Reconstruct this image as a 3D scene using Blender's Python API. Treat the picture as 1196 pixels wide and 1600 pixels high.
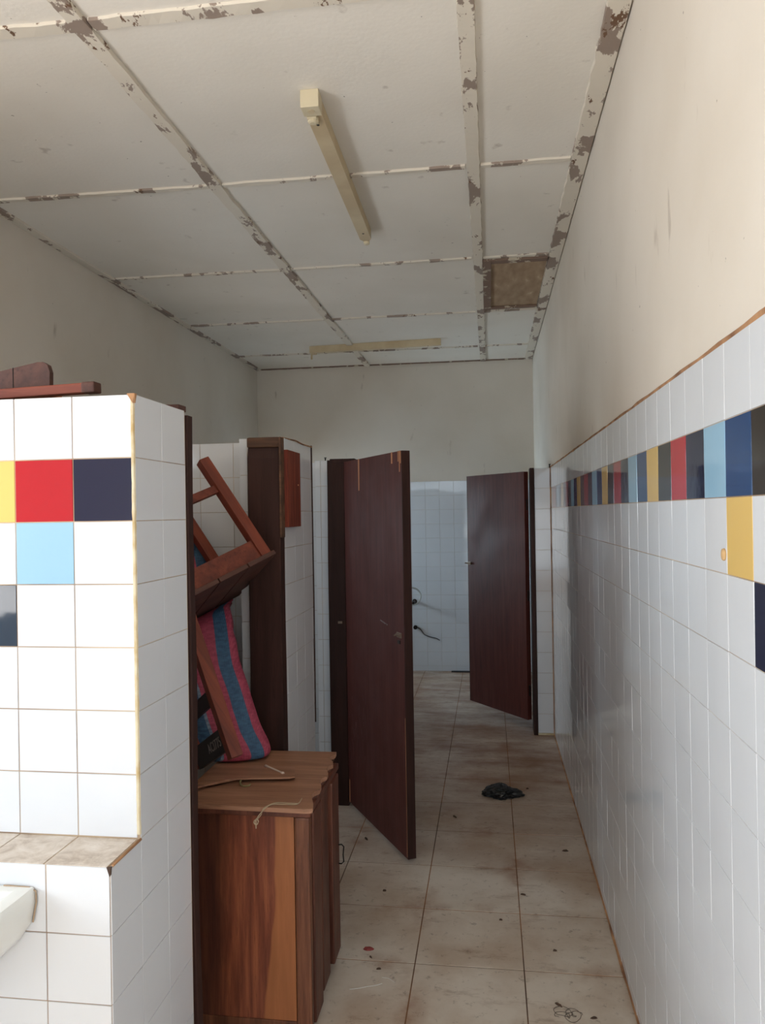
import bpy, bmesh, math, random
from mathutils import Vector, Matrix, noise

for o in list(bpy.data.objects):
    bpy.data.objects.remove(o)
S = bpy.context.scene
COL = S.collection
RNG = random.Random(7)

# ------------------------------------------------------------------ camera
yaw, pitch, roll, EYE = 0.1384, 0.0015, 0.0160, 1.6758
c, s = math.cos(yaw), math.sin(yaw); cp, sp = math.cos(pitch), math.sin(pitch); cr, sr = math.cos(roll), math.sin(roll)
Rv, Fv, Uv = Vector((c, s, 0)), Vector((-s*cp, c*cp, sp)), Vector((s*sp, -c*sp, cp))
Xc, Yc, Zc = cr*Rv - sr*Uv, sr*Rv + cr*Uv, -Fv
camd = bpy.data.cameras.new('camera'); cam = bpy.data.objects.new('camera', camd); COL.objects.link(cam)
cam.matrix_world = Matrix(((Xc.x, Yc.x, Zc.x, 0), (Xc.y, Yc.y, Zc.y, 0), (Xc.z, Yc.z, Zc.z, EYE), (0, 0, 0, 1)))
camd.sensor_fit = 'VERTICAL'; camd.sensor_height = 24; camd.lens = 24*1199.5/1600; camd.clip_start = .02
S.camera = cam

# ------------------------------------------------------------------ world, light, exposure
S.view_settings.view_transform = 'Standard'; S.view_settings.look = 'None'
S.view_settings.gamma = 1; S.view_settings.use_curve_mapping = False
S.view_settings.exposure = 0.18
W = bpy.data.worlds.new('overcast_sky'); S.world = W; W.use_nodes = True
bg = W.node_tree.nodes['Background']; bg.inputs[0].default_value = (.80, .90, 1, 1); bg.inputs[1].default_value = 1.2

def area(name, loc, direction, sx, sy, power, col):
    d = bpy.data.lights.new(name, 'AREA'); d.shape = 'RECTANGLE'; d.size = sx; d.size_y = sy; d.energy = power; d.color = col
    o = bpy.data.objects.new(name, d); COL.objects.link(o); o.location = loc
    o.rotation_euler = Vector(direction).to_track_quat('-Z', 'Y').to_euler()
    return o
# afternoon sun through the washroom window: falls on the floor below and behind the camera
sund = bpy.data.lights.new('sun', 'SUN'); sund.energy = 7; sund.color = (1, .95, .88); sund.angle = .01
sun = bpy.data.objects.new('sun', sund); COL.objects.link(sun); sun.rotation_euler = Vector((.75, -.06, -.60)).to_track_quat('-Z', 'Y').to_euler()
# daylight through the openings, and added fill where noted
area('washroom_window_skylight', (-2.72, .55, 1.62), (1, -.1, -.3), 1.4, 1.2, 28, (.68, .84, 1))
area('washroom_window_ground_bounce', (-2.70, .55, 1.55), (1, .0, 1.6), 1.4, 1.2, 42, (1, .965, .93))
area('rear_added_sky_fill', (-2.72, -2.65, 1.62), (1, .25, -.3), 1.3, 1.2, 46, (.70, .85, 1))  # added lamp at an invented rear window, brightens the right wall
area('rear_added_bounce_fill', (-2.70, -2.65, 1.55), (1, .4, 1.0), 1.3, 1.2, 34, (1, .965, .93))  # added warm fill at the same invented rear window
area('entrance_skylight', (-1.0, -4.55, 1.4), (0, 1, -.1), 2.4, 2.3, 34, (.70, .85, 1))
area('entrance_ground_bounce', (-1.0, -4.50, 1.2), (0, 1, 1.6), 2.4, 2.1, 44, (1, .965, .93))
area('cubicle_window_daylight', (-2.72, 3.95, 1.62), (1, 0, -.1),   .6, .6, 11, (.70, .87, 1))
area('shower_window_daylight', (-3.0, 7.66, 1.50), (1, .0, -.12), .55, .6, 55, (.62, .83, 1))

area('shower_added_warm_fill', (-2.72, 7.66, 1.45), (1, -.3, .9), .55, .6, 7, (1, .95, .88))  # added warm fill, lifts the back wall and far ceiling
area('last_cubicle_added_fill', (-2.72, 5.35, 1.55), (1, .1, .8), .55, .6, 9, (1, .96, .90))  # added lamp at an invented cubicle window, lifts the dim far end

# ------------------------------------------------------------------ materials
def srgb(r, g, b):
    f = lambda v: (v/255/12.92) if v/255 <= .04045 else ((v/255+.055)/1.055)**2.4
    return (f(r), f(g), f(b), 1)
def mat(name, col, rough=.5, coat=0, spec=.5, metal=0):
    m = bpy.data.materials.new(name); m.use_nodes = True; b = m.node_tree.nodes['Principled BSDF']
    b.inputs['Base Color'].default_value = col; b.inputs['Roughness'].default_value = rough
    b.inputs['Coat Weight'].default_value = coat; b.inputs['Specular IOR Level'].default_value = spec; b.inputs['Metallic'].default_value = metal
    return m
def nodes(m): return m.node_tree.nodes, m.node_tree.links, m.node_tree.nodes['Principled BSDF']
def tex(m, scale, detail=4, stretch=(1, 1, 1), kind='Noise', rough=.5, coord='Object', off=(0, 0, 0), dist=0):
    N, L, B = nodes(m)
    tc = N.new('ShaderNodeTexCoord'); mp = N.new('ShaderNodeMapping'); mp.inputs['Scale'].default_value = stretch; mp.inputs['Location'].default_value = off
    t = N.new('ShaderNodeTex'+kind); t.inputs['Scale'].default_value = scale
    if kind == 'Noise': t.inputs['Detail'].default_value = detail; t.inputs['Roughness'].default_value = rough; t.inputs['Distortion'].default_value = dist
    L.new(tc.outputs[coord], mp.inputs[0]); L.new(mp.outputs[0], t.inputs['Vector'])
    return t
def ramp(m, src, stops):
    N, L, B = nodes(m); r = N.new('ShaderNodeValToRGB'); e = r.color_ramp.elements
    while len(e) < len(stops): e.new(.5)
    for k, (p, cc) in enumerate(stops): e[k].position = p; e[k].color = cc
    L.new(src, r.inputs[0]); return r.outputs[0]
def mix(m, fac, a, b, mode='MIX'):
    N, L, B = nodes(m); x = N.new('ShaderNodeMix'); x.data_type = 'RGBA'; x.blend_type = mode
    for i, v in ((0, fac), (6, a), (7, b)):
        if hasattr(v, 'links'): L.new(v, x.inputs[i])
        else: x.inputs[i].default_value = v
    return x.outputs[2]
def setc(m, out): nodes(m)[1].new(out, nodes(m)[2].inputs['Base Color'])
def setr(m, src, a, b):
    N, L, B = nodes(m); r = N.new('ShaderNodeMapRange'); r.inputs[3].default_value = a; r.inputs[4].default_value = b
    L.new(src, r.inputs[0]); L.new(r.outputs[0], B.inputs['Roughness'])
def bump(m, src, strength, dist=.01):
    N, L, B = nodes(m); b = N.new('ShaderNodeBump'); b.inputs['Strength'].default_value = strength; b.inputs['Distance'].default_value = dist
    L.new(src, b.inputs['Height']); L.new(b.outputs[0], B.inputs['Normal'])
G0, G1 = (0, 0, 0, 1), (1, 1, 1, 1)

def tile_mat(name, col, rough=.05):
    m = mat(name, col, rough)
    t = tex(m, 2.2, 5); f = ramp(m, t.outputs[0], [(.45, G0), (.8, G1)])
    setc(m, mix(m, f, col, tuple([v*.93 for v in col[:3]])+(1,)))
    t2 = tex(m, 9, 3); setr(m, t2.outputs[0], rough*.7, rough*1.6)
    t3 = tex(m, 14, 2); bump(m, t3.outputs[0], .06, .004)
    return m
M = {}
M['tile'] = tile_mat('white_glazed_tile', srgb(220, 223, 227))
M['t_red'] = tile_mat('red_glazed_tile', srgb(178, 32, 44))
M['t_navy'] = tile_mat('navy_glazed_tile', srgb(28, 32, 58))
M['t_black'] = tile_mat('black_brown_glazed_tile', srgb(46, 41, 38))
M['t_slate'] = tile_mat('dark_slate_glazed_tile', srgb(44, 58, 74))
M['t_blue'] = tile_mat('blue_glazed_tile', srgb(30, 66, 112))
M['t_lblue'] = tile_mat('light_blue_glazed_tile', srgb(150, 190, 215))
M['t_yellow'] = tile_mat('yellow_glazed_tile', srgb(226, 190, 112))
m = M['grout'] = mat('grout', srgb(150, 132, 115), .9)
t = tex(m, 3, 5); setc(m, ramp(m, t.outputs[0], [(.35, srgb(146, 122, 102)), (.65, srgb(205, 182, 152))]))
m = M['grout_old'] = mat('orange_edge_mortar', srgb(165, 118, 82), .95)
t = tex(m, 9, 6); setc(m, ramp(m, t.outputs[0], [(.35, srgb(120, 84, 60)), (.65, srgb(190, 145, 104))])); bump(m, t.outputs[0], .7, .01)
m = M['cream'] = mat('cream_corner_filler', srgb(224, 212, 180), .8)
t = tex(m, 16, 5); setc(m, ramp(m, t.outputs[0], [(.35, srgb(186, 160, 112)), (.55, srgb(214, 202, 172))])); bump(m, t.outputs[0], .4, .004)

def plaster(name, base, dark):
    m = mat(name, base, .85, spec=.25)
    t = tex(m, 1.1, 6); f = ramp(m, t.outputs[0], [(.4, G0), (.75, G1)])
    a = mix(m, f, base, dark)
    t2 = tex(m, 11, 7, (1, 1, .35)); f2 = ramp(m, t2.outputs[0], [(.68, G0), (.76, (.35, .35, .35, 1))])
    a = mix(m, f2, a, srgb(120, 98, 76))
    t3 = tex(m, 45, 2); f3 = ramp(m, t3.outputs[0], [(.76, G0), (.79, (.7, .7, .7, 1))])
    a = mix(m, f3, a, srgb(80, 62, 50)); setc(m, a)
    t4 = tex(m, 60, 4); bump(m, t4.outputs[0], .18, .004)
    return m
M['plugmat'] = mat('beige_plug', srgb(205, 168, 120), .8)
M['plaster'] = plaster('cream_painted_plaster', srgb(224, 216, 204), srgb(211, 201, 186))
M['ceiling'] = plaster('painted_ceiling_board', srgb(236, 231, 221), srgb(224, 218, 206))
m = M['peel'] = mat('peeling_batten_paint', srgb(205, 195, 172), .75)
t = tex(m, 7, 7, (1, .45, 1), rough=.62, dist=.3); f = ramp(m, t.outputs[0], [(.535, G0), (.545, G1)])
t2 = tex(m, 9, 7, (1, .5, 1), rough=.7, off=(3, 1, 2)); f2 = ramp(m, t2.outputs[0], [(.62, G0), (.63, G1)])
a = mix(m, f, srgb(224, 216, 201), srgb(152, 136, 124)); setc(m, mix(m, f2, a, srgb(112, 84, 62))); bump(m, f, -.6, .004)
m = M['peel_raw'] = mat('bare_batten_wood', srgb(120, 98, 84), .85)
t = tex(m, 12, 7, rough=.65); f = ramp(m, t.outputs[0], [(.57, G0), (.58, G1)])
setc(m, mix(m, f, srgb(128, 106, 92), srgb(200, 190, 170))); bump(m, f, .6, .004)
m = M['hatch'] = mat('unpainted_hardboard', srgb(172, 146, 118), .9)
t = tex(m, 18, 7, (1, .3, 1)); setc(m, ramp(m, t.outputs[0], [(.3, srgb(152, 126, 100)), (.62, srgb(176, 152, 124)), (.72, srgb(200, 180, 150))]))

# floor
m = M['floor'] = mat('worn_cream_floor_tile', srgb(178, 164, 146), .5)
t = tex(m, 1.6, 8, rough=.62); f = ramp(m, t.outputs[0], [(.42, G0), (.66, G1)])
a = mix(m, f, srgb(216, 205, 191), srgb(180, 157, 134))
t = tex(m, 3.4, 9, (1, 2.4, 1), rough=.7, off=(5, 2, 0)); f = ramp(m, t.outputs[0], [(.56, G0), (.72, (.75, .75, .75, 1))])
a = mix(m, f, a, srgb(128, 92, 64))
t = tex(m, 26, 8, rough=.75, off=(1, 7, 0)); f = ramp(m, t.outputs[0], [(.57, G0), (.66, (.55, .55, .55, 1))])
a = mix(m, f, a, srgb(104, 86, 72))
N, L, B = nodes(m); tcf = N.new('ShaderNodeTexCoord'); sxf = N.new('ShaderNodeSeparateXYZ'); L.new(tcf.outputs['Object'], sxf.inputs[0])
mrf = N.new('ShaderNodeMapRange'); mrf.inputs[1].default_value = 3.0; mrf.inputs[2].default_value = 5.2; mrf.inputs[3].default_value = 0; mrf.inputs[4].default_value = .9; L.new(sxf.outputs[1], mrf.inputs[0])
td = tex(m, 1.9, 8, (1, 2.2, 1), rough=.68, off=(9, 3, 0)); fd = ramp(m, td.outputs[0], [(.36, (.25, .25, .25, 1)), (.62, G1)])
mm = N.new('ShaderNodeMath'); mm.operation = 'MULTIPLY'; L.new(mrf.outputs[0], mm.inputs[0]); L.new(fd, mm.inputs[1])
a = mix(m, mm.outputs[0], a, srgb(130, 90, 62))
# reddish silt gathered along the tile joints (joints every 0.4 m)
def near_joint(axis, off):
    q = N.new('ShaderNodeMath'); q.operation = 'SUBTRACT'; L.new(sxf.outputs[axis], q.inputs[0]); q.inputs[1].default_value = off
    p_ = N.new('ShaderNodeMath'); p_.operation = 'PINGPONG'; p_.inputs[1].default_value = .2; L.new(q.outputs[0], p_.inputs[0])
    g_ = N.new('ShaderNodeMapRange'); g_.inputs[1].default_value = 0; g_.inputs[2].default_value = .075; g_.inputs[3].default_value = 1; g_.inputs[4].default_value = 0; L.new(p_.outputs[0], g_.inputs[0]); return g_.outputs[0]
mx = N.new('ShaderNodeMath'); mx.operation = 'MAXIMUM'; L.new(near_joint(0, -.301), mx.inputs[0]); L.new(near_joint(1, 2.842), mx.inputs[1])
ts = tex(m, 2.6, 7, rough=.6, off=(4, 8, 0)); fs_ = ramp(m, ts.outputs[0], [(.53, G0), (.66, (.8, .8, .8, 1))])
m2 = N.new('ShaderNodeMath'); m2.operation = 'MULTIPLY'; L.new(mx.outputs[0], m2.inputs[0]); L.new(fs_, m2.inputs[1])
a = mix(m, m2.outputs[0], a, srgb(138, 92, 58)); setc(m, a)
setr(m, t.outputs[0], .3, .6); bump(m, t.outputs[0], .08, .003)
m = M['floor_grout'] = mat('rusty_floor_joint', srgb(120, 88, 62), .95)
t = tex(m, 2, 4); setc(m, ramp(m, t.outputs[0], [(.4, srgb(88, 66, 52)), (.6, srgb(150, 104, 66))]))
m = M['ledge'] = mat('stained_ledge_tile', srgb(205, 192, 178), .35)
t = tex(m, 16, 8, (1, 1, 1), rough=.7, dist=.6); setc(m, ramp(m, t.outputs[0], [(.35, srgb(178, 160, 142)), (.5, srgb(206, 192, 176)), (.68, srgb(226, 216, 204))]))

def wood(name, lo, mid, hi, axis='Z', rough=.45, sc=1.0, spec=.4):
    m = mat(name, mid, rough, spec=spec)
    st = {'Z': (9, 9, .6), 'X': (.6, 9, 9), 'Y': (9, .6, 9)}[axis]
    t = tex(m, 2.2*sc, 7, st, rough=.6, dist=.35); g = ramp(m, t.outputs[0], [(.32, lo), (.5, mid), (.68, hi)])
    t2 = tex(m, 9*sc, 6, st, rough=.7, off=(2, 5, 1)); f = ramp(m, t2.outputs[0], [(.52, G0), (.75, (.7, .7, .7, 1))])
    setc(m, mix(m, f, g, tuple([v*.45 for v in lo[:3]])+(1,)))
    t3 = tex(m, 5, 5); setr(m, t3.outputs[0], rough*.7, min(1, rough*1.4)); bump(m, t2.outputs[0], .15, .002)
    return m
M['door'] = wood('maroon_door_paint', srgb(78, 38, 34), srgb(86, 44, 38), srgb(96, 52, 45), 'Z', .5, spec=.22)
M['door_edge'] = wood('dark_maroon_frame_paint', srgb(44, 25, 20), srgb(52, 30, 25), srgb(62, 37, 31), 'Z', .6, spec=.25)
M['frame'] = M['door_edge']
M['raw'] = wood('splintered_raw_wood', srgb(168, 112, 78), srgb(190, 132, 96), srgb(205, 150, 112), 'Z', .8)
M['chairwood'] = wood('red_brown_chair_wood', srgb(92, 40, 27), srgb(120, 54, 36), srgb(142, 70, 46), 'Z', .5)
M['chairwoodX'] = wood('red_brown_chair_rail', srgb(88, 40, 29), srgb(112, 52, 37), srgb(132, 66, 46), 'X', .5)
M['chairdark'] = wood('dark_chair_seat_wood', srgb(66, 40, 34), srgb(80, 50, 42), srgb(94, 60, 50), 'Y', .55)
M['redboard'] = wood('rough_red_board', srgb(74, 26, 18), srgb(112, 46, 30), srgb(140, 66, 42), 'Z', .85, 2.6)
M['top'] = wood('worn_cabinet_top', srgb(138, 96, 74), srgb(160, 116, 90), srgb(180, 134, 106), 'X', .5)
M['stile'] = wood('cabinet_stile', srgb(80, 48, 34), srgb(112, 68, 48), srgb(136, 88, 62), 'Z', .45, 1.8)
M['capwood'] = wood('worn_jamb_end', srgb(56, 36, 28), srgb(92, 64, 46), srgb(112, 80, 60), 'X', .7)
M['strip'] = wood('cabinet_door_strip', srgb(78, 42, 31), srgb(100, 56, 41), srgb(118, 70, 52), 'Z', .45)
# cabinet panel: reddish board glued to a lighter orange board
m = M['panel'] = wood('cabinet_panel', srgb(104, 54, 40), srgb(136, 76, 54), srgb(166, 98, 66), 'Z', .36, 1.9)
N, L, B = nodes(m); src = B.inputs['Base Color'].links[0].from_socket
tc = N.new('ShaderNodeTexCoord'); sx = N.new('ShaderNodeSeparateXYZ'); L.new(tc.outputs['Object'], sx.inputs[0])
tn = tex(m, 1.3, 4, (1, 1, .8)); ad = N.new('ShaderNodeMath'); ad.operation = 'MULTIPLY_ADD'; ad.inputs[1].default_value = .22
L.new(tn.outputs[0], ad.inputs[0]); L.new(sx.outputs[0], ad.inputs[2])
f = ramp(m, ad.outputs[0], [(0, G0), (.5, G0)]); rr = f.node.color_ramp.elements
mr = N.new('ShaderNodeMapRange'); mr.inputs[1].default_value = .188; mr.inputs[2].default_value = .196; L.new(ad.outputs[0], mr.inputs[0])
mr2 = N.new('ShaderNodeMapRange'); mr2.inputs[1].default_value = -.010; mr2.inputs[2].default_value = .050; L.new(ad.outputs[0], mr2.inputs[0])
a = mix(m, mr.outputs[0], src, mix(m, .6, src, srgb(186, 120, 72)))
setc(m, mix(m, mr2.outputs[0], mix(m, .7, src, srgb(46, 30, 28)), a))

def sack_mat(name, a, b):
    m = mat(name, a, .6)
    t = tex(m, 42, 3, (1, 1, 3)); setc(m, ramp(m, t.outputs[0], [(.35, b), (.65, a)]))
    w = tex(m, 90, kind='Wave', stretch=(.6, .6, 1)); bump(m, w.outputs[1], .5, .003)
    return m
M['s_pink'] = sack_mat('pink_woven_plastic', srgb(190, 84, 108), srgb(160, 62, 84))
M['s_blue'] = sack_mat('blue_woven_plastic', srgb(66, 104, 136), srgb(48, 80, 112))
M['s_light'] = sack_mat('pale_blue_woven_plastic', srgb(140, 158, 178), srgb(100, 118, 140))
M['fitting'] = mat('yellowed_fitting_enamel', srgb(214, 190, 142), .5)
t = tex(M['fitting'], 6, 5); setc(M['fitting'], ramp(M['fitting'], t.outputs[0], [(.4, srgb(200, 180, 144)), (.65, srgb(214, 197, 162))]))
M['plastic'] = mat('cream_socket_plastic', srgb(214, 202, 172), .5)
M['dark'] = mat('dark_metal', srgb(40, 34, 32), .45, metal=.6)
M['steel'] = mat('dull_steel', srgb(130, 112, 98), .45, metal=.6)
M['black'] = mat('black_plastic_bag', srgb(16, 17, 18), .4)
M['blackpaint'] = mat('black_rail_paint', srgb(30, 28, 34), .5)
M['chalk'] = mat('white_number_paint', srgb(150, 144, 142), .8)
M['string'] = mat('white_cotton_string', srgb(216, 198, 184), .9)
M['twine'] = mat('beige_twine', srgb(180, 160, 132), .9)
M['greenthread'] = mat('olive_thread', srgb(140, 128, 88), .9)
M['ceramic'] = mat('white_washbasin_ceramic', srgb(232, 232, 226), .12)
M['hose'] = mat('white_rubber_hose', srgb(205, 208, 204), .4)
M['cable'] = mat('dark_grey_cable', srgb(60, 58, 60), .6)
M['scuff'] = mat('pale_scuff', srgb(140, 104, 100), .6)
M['leaf'] = mat('dry_leaf_crumb', srgb(74, 56, 44), .9)
M['red'] = mat('red_scrap', srgb(140, 62, 58), .8)
M['thread'] = mat('white_thread', srgb(210, 205, 198), .8)
M['hair'] = mat('dark_hair', srgb(84, 70, 60), .7)
M['drain'] = mat('drain_slot_black', srgb(14, 12, 11), .9)
M['ground'] = mat('sunlit_yard_ground', srgb(190, 150, 115), .95)

# ------------------------------------------------------------------ mesh helpers
class MB:
    def __init__(s): s.v = []; s.f = []; s.m = []; s.mats = []
    def mi(s, k):
        if k not in s.mats: s.mats.append(k)
        return s.mats.index(k)
    def poly(s, pts, k):
        n = len(s.v); s.v += [tuple(p) for p in pts]; s.f.append(tuple(range(n, n+len(pts)))); s.m.append(s.mi(k))
    def raw(s, vs, fs, k):
        n = len(s.v); s.v += [tuple(p) for p in vs]; i = s.mi(k)
        for f in fs: s.f.append(tuple(n+j for j in f)); s.m.append(i)
    def box(s, x0, x1, y0, y1, z0, z1, k, bev=0, T=None):
        if bev <= 0:
            v = [(x, y, z) for x in (x0, x1) for y in (y0, y1) for z in (z0, z1)]
            f = [(0, 1, 3, 2), (4, 6, 7, 5), (0, 4, 5, 1), (2, 3, 7, 6), (0, 2, 6, 4), (1, 5, 7, 3)]
        else:
            bm = bmesh.new(); bmesh.ops.create_cube(bm, size=1)
            for q in bm.verts: q.co = ((x0+x1)/2+q.co.x*(x1-x0), (y0+y1)/2+q.co.y*(y1-y0), (z0+z1)/2+q.co.z*(z1-z0))
            bmesh.ops.bevel(bm, geom=bm.edges[:], offset=bev, segments=2, affect='EDGES', profile=.6)
            bm.verts.index_update(); v = [q.co.copy() for q in bm.verts]; f = [[q.index for q in F.verts] for F in bm.faces]; bm.free()
        if T is not None: v = [T @ Vector(p) for p in v]
        s.raw(v, f, k)
    def bar(s, a, b, w, d, k, ref=(0, 0, 1), bev=.004, w2=None, d2=None):
        a, b = Vector(a), Vector(b); z = (b-a).normalized(); x = Vector(ref).cross(z)
        if x.length < 1e-4: x = Vector((1, 0, 0)).cross(z)
        x.normalize(); y = z.cross(x); w2 = w2 or w; d2 = d2 or d
        T = Matrix(((x.x, y.x, z.x, a.x), (x.y, y.y, z.y, a.y), (x.z, y.z, z.z, a.z), (0, 0, 0, 1)))
        n0 = len(s.v); Ln = (b-a).length
        s.box(-w/2, w/2, -d/2, d/2, 0, Ln, k, bev)
        for i in range(n0, len(s.v)):
            p = Vector(s.v[i]); q = p.z/Ln; p.x *= 1+(w2/w-1)*q; p.y *= 1+(d2/d-1)*q
            s.v[i] = tuple(T @ p)
    def tube(s, pts, r, k, n=8, closed=False):
        pts = [Vector(p) for p in pts]; m_ = len(pts); vs = []; up = Vector((.3, .2, 1)).normalized()
        for i, p in enumerate(pts):
            t = (pts[(i+1) % m_]-pts[i-1]) if closed else (pts[min(i+1, m_-1)]-pts[max(i-1, 0)])
            t.normalize(); x = up.cross(t)
            if x.length < .05: x = Vector((1, 0, 0)).cross(t)
            x.normalize(); y = t.cross(x); rr = r[i] if isinstance(r, (list, tuple)) else r
            for j in range(n):
                a = 2*math.pi*j/n; vs.append(p+x*math.cos(a)*rr+y*math.sin(a)*rr)
        fs = []
        for i in range(m_ if closed else m_-1):
            for j in range(n):
                a, b = i*n+j, i*n+(j+1) % n; c_, d_ = ((i+1) % m_)*n+(j+1) % n, ((i+1) % m_)*n+j
                fs.append((a, b, c_, d_))
        if not closed: fs += [tuple(range(n))[::-1], tuple(range((m_-1)*n, m_*n))]
        s.raw(vs, fs, k)
    def lathe(s, c0, axis, prof, k, n=20):
        c0 = Vector(c0); z = Vector(axis).normalized(); x = z.orthogonal().normalized(); y = z.cross(x); vs = []
        for r, h in prof:
            for j in range(n):
                a = 2*math.pi*j/n; vs.append(c0+z*h+x*math.cos(a)*r+y*math.sin(a)*r)
        fs = [(i*n+j, i*n+(j+1) % n, (i+1)*n+(j+1) % n, (i+1)*n+j) for i in range(len(prof)-1) for j in range(n)]
        fs += [tuple(range(n))[::-1], tuple(range((len(prof)-1)*n, len(prof)*n))]
        s.raw(vs, fs, k)
    def prism(s, pts, z0, z1, k):
        n = len(pts); v = [(p[0], p[1], z0) for p in pts]+[(p[0], p[1], z1) for p in pts]
        s.raw(v, [tuple(range(n))[::-1], tuple(range(n, 2*n))]+[(i, (i+1) % n, n+(i+1) % n, n+i) for i in range(n)], k)
    def build(s, name, parent=None, smooth=False, bevel=0):
        me = bpy.data.meshes.new(name); me.from_pydata(s.v, [], s.f)
        for k in s.mats: me.materials.append(M[k])
        for p, i in zip(me.polygons, s.m): p.material_index = i; p.use_smooth = smooth
        bm = bmesh.new(); bm.from_mesh(me); bmesh.ops.recalc_face_normals(bm, faces=bm.faces[:]); bm.to_mesh(me); bm.free()
        o = bpy.data.objects.new(name, me); COL.objects.link(o)
        if parent: o.parent = parent
        if bevel: b = o.modifiers.new('bevel', 'BEVEL'); b.width = bevel; b.segments = 2
        return o

def tag(o, label, cat, group=None, kind=None):
    if label: o['label'] = label
    if cat: o['category'] = cat
    if group: o['group'] = group
    if kind: o['kind'] = kind
    return o
def thing(name, label, cat, loc=(0, 0, 0), group=None):
    o = bpy.data.objects.new(name, None); o.empty_display_size = .1; COL.objects.link(o); o.location = loc
    return tag(o, label, cat, group)
def struct(mb, name, label=None, cat=None, parent=None):
    o = mb.build(name, parent)
    if not parent: tag(o, label, cat, kind='structure')
    elif label: o['label'] = label
    return o
def P(mb, name, parent, label=None, smooth=False):      # a part: vertices are given in the world and moved under the thing's base
    off = parent.matrix_basis.translation if parent.rotation_euler[:] == (0, 0, 0) else Vector((0, 0, 0))
    mb.v = [tuple(Vector(p)-off) for p in mb.v]
    o = mb.build(name, parent, smooth)
    if label: o['label'] = label
    return o

TS = .15
def tiles(mb, O, U, V, Nn, ul, vl, u0=0., v0=0., size=TS, gap=.0013, h=.0016, colr=None, base='tile', tilt=.00032, sv=None):
    """individually set tiles on a rectangle: O corner, U along, V second axis, Nn outwards; u0/v0 = position of a joint"""
    O, U, V, Nn = Vector(O), Vector(U), Vector(V), Vector(Nn); sv = sv or size
    i = math.floor((0-u0)/size+1e-6)
    while u0+i*size < ul-.004:
        a0, a1 = max(0, u0+i*size), min(ul, u0+(i+1)*size); j = math.floor((0-v0)/sv+1e-6)
        while v0+j*sv < vl-.004:
            b0, b1 = max(0, v0+j*sv), min(vl, v0+(j+1)*sv)
            if a1-a0 > .008 and b1-b0 > .008:
                k = (colr(i, j) if colr else None) or base
                g = gap/2; e = .0007; cs = [(a0+g, b0+g), (a1-g, b0+g), (a1-g, b1-g), (a0+g, b1-g)]
                ci = [(a0+g+e, b0+g+e), (a1-g-e, b0+g+e), (a1-g-e, b1-g-e), (a0+g+e, b1-g-e)]
                t1, t2, t3 = RNG.uniform(-tilt, tilt), RNG.uniform(-tilt, tilt), RNG.uniform(0, tilt)
                hh = [h-t1-t2+t3, h+t1-t2+t3, h+t1+t2+t3, h-t1+t2+t3]
                v = [O+U*p[0]+V*p[1] for p in cs]+[O+U*p[0]+V*p[1]+Nn*q for p, q in zip(ci, hh)]
                mb.raw(v, [(4, 5, 6, 7), (0, 1, 5, 4), (1, 2, 6, 5), (2, 3, 7, 6), (3, 0, 4, 7)], k)
            j += 1
        i += 1

# ------------------------------------------------------------------ room dimensions
XR, XL, H, YB, YF = .457, -2.490, 3.263, 8.110, -4.4
TT = 1.996; XP = -.826

# floor
mb = MB(); mb.box(XL-.2, XR+.2, YF-.2, YB+.2, -.12, -.0010, 'floor_grout')
tiles(mb, (XL, YF, -.0010), (1, 0, 0), (0, 1, 0), (0, 0, 1), XR-XL, YB-YF, u0=-.301-XL, v0=2.842-YF, size=.4, gap=.0042, h=.0008, base='floor', tilt=.0002)
struct(mb, 'floor', 'worn cream floor of large square tiles with rusty joints', 'floor')

# right wall: plaster above, tiles below with a coloured band
SEQ = ['t_blue', 't_lblue', 't_navy', 't_red', 't_black', 't_yellow']
def right_col(i, j):
    # joint i=0 at y=1.417 ; row counted from the top
    if j == 1: return 't_black' if i == -1 else SEQ[i % 6]
    if j == 2 and i == 0: return 't_yellow'
    if j == 3 and i == -1: return 't_navy'
    return None
mb = MB(); mb.box(XR+.012, XR+.2, YF-.2, YB+.2, 0, H+.1, 'plaster'); mb.box(XR, XR+.012, YF, YB, 0, TT, 'grout')
tiles(mb, (XR, YF, TT), (0, 1, 0), (0, 0, -1), (-1, 0, 0), YB-YF, TT, u0=1.417-YF, colr=right_col)
pts = []
n = 160
for i in range(n+1):
    y = YF+(YB-YF)*i/n; pts.append((XR+.006, y, TT+.004+.004*noise.noise(Vector((y*6, 0, 0)))))
mb.tube(pts, [.0075+.007*abs(noise.noise(Vector((p[1]*9, 3, 0)))) for p in pts], 'grout_old', 6)
pts = [(XR, YF+(YB-YF)*i/n, .002) for i in range(n+1)]
mb.tube(pts, [.007+.008*abs(noise.noise(Vector((p[1]*5, 9, 0)))) for p in pts], 'grout_old', 6)
wr = struct(mb, 'wall_right', 'right wall with cream plaster over white tiles and a multicoloured tile band', 'wall')
hb_ = MB(); hb_.lathe((XR-.0005, 1.583, 1.584), (-1, 0, 0), [(.001, 0), (.0125, .001), (.0115, .005), (.006, .0065), (.001, .0068)], 'plugmat', 14)
tag(hb_.build('wall_plug', smooth=True), 'round beige filler plug beside the yellow tile on the right wall', 'plug')

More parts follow.
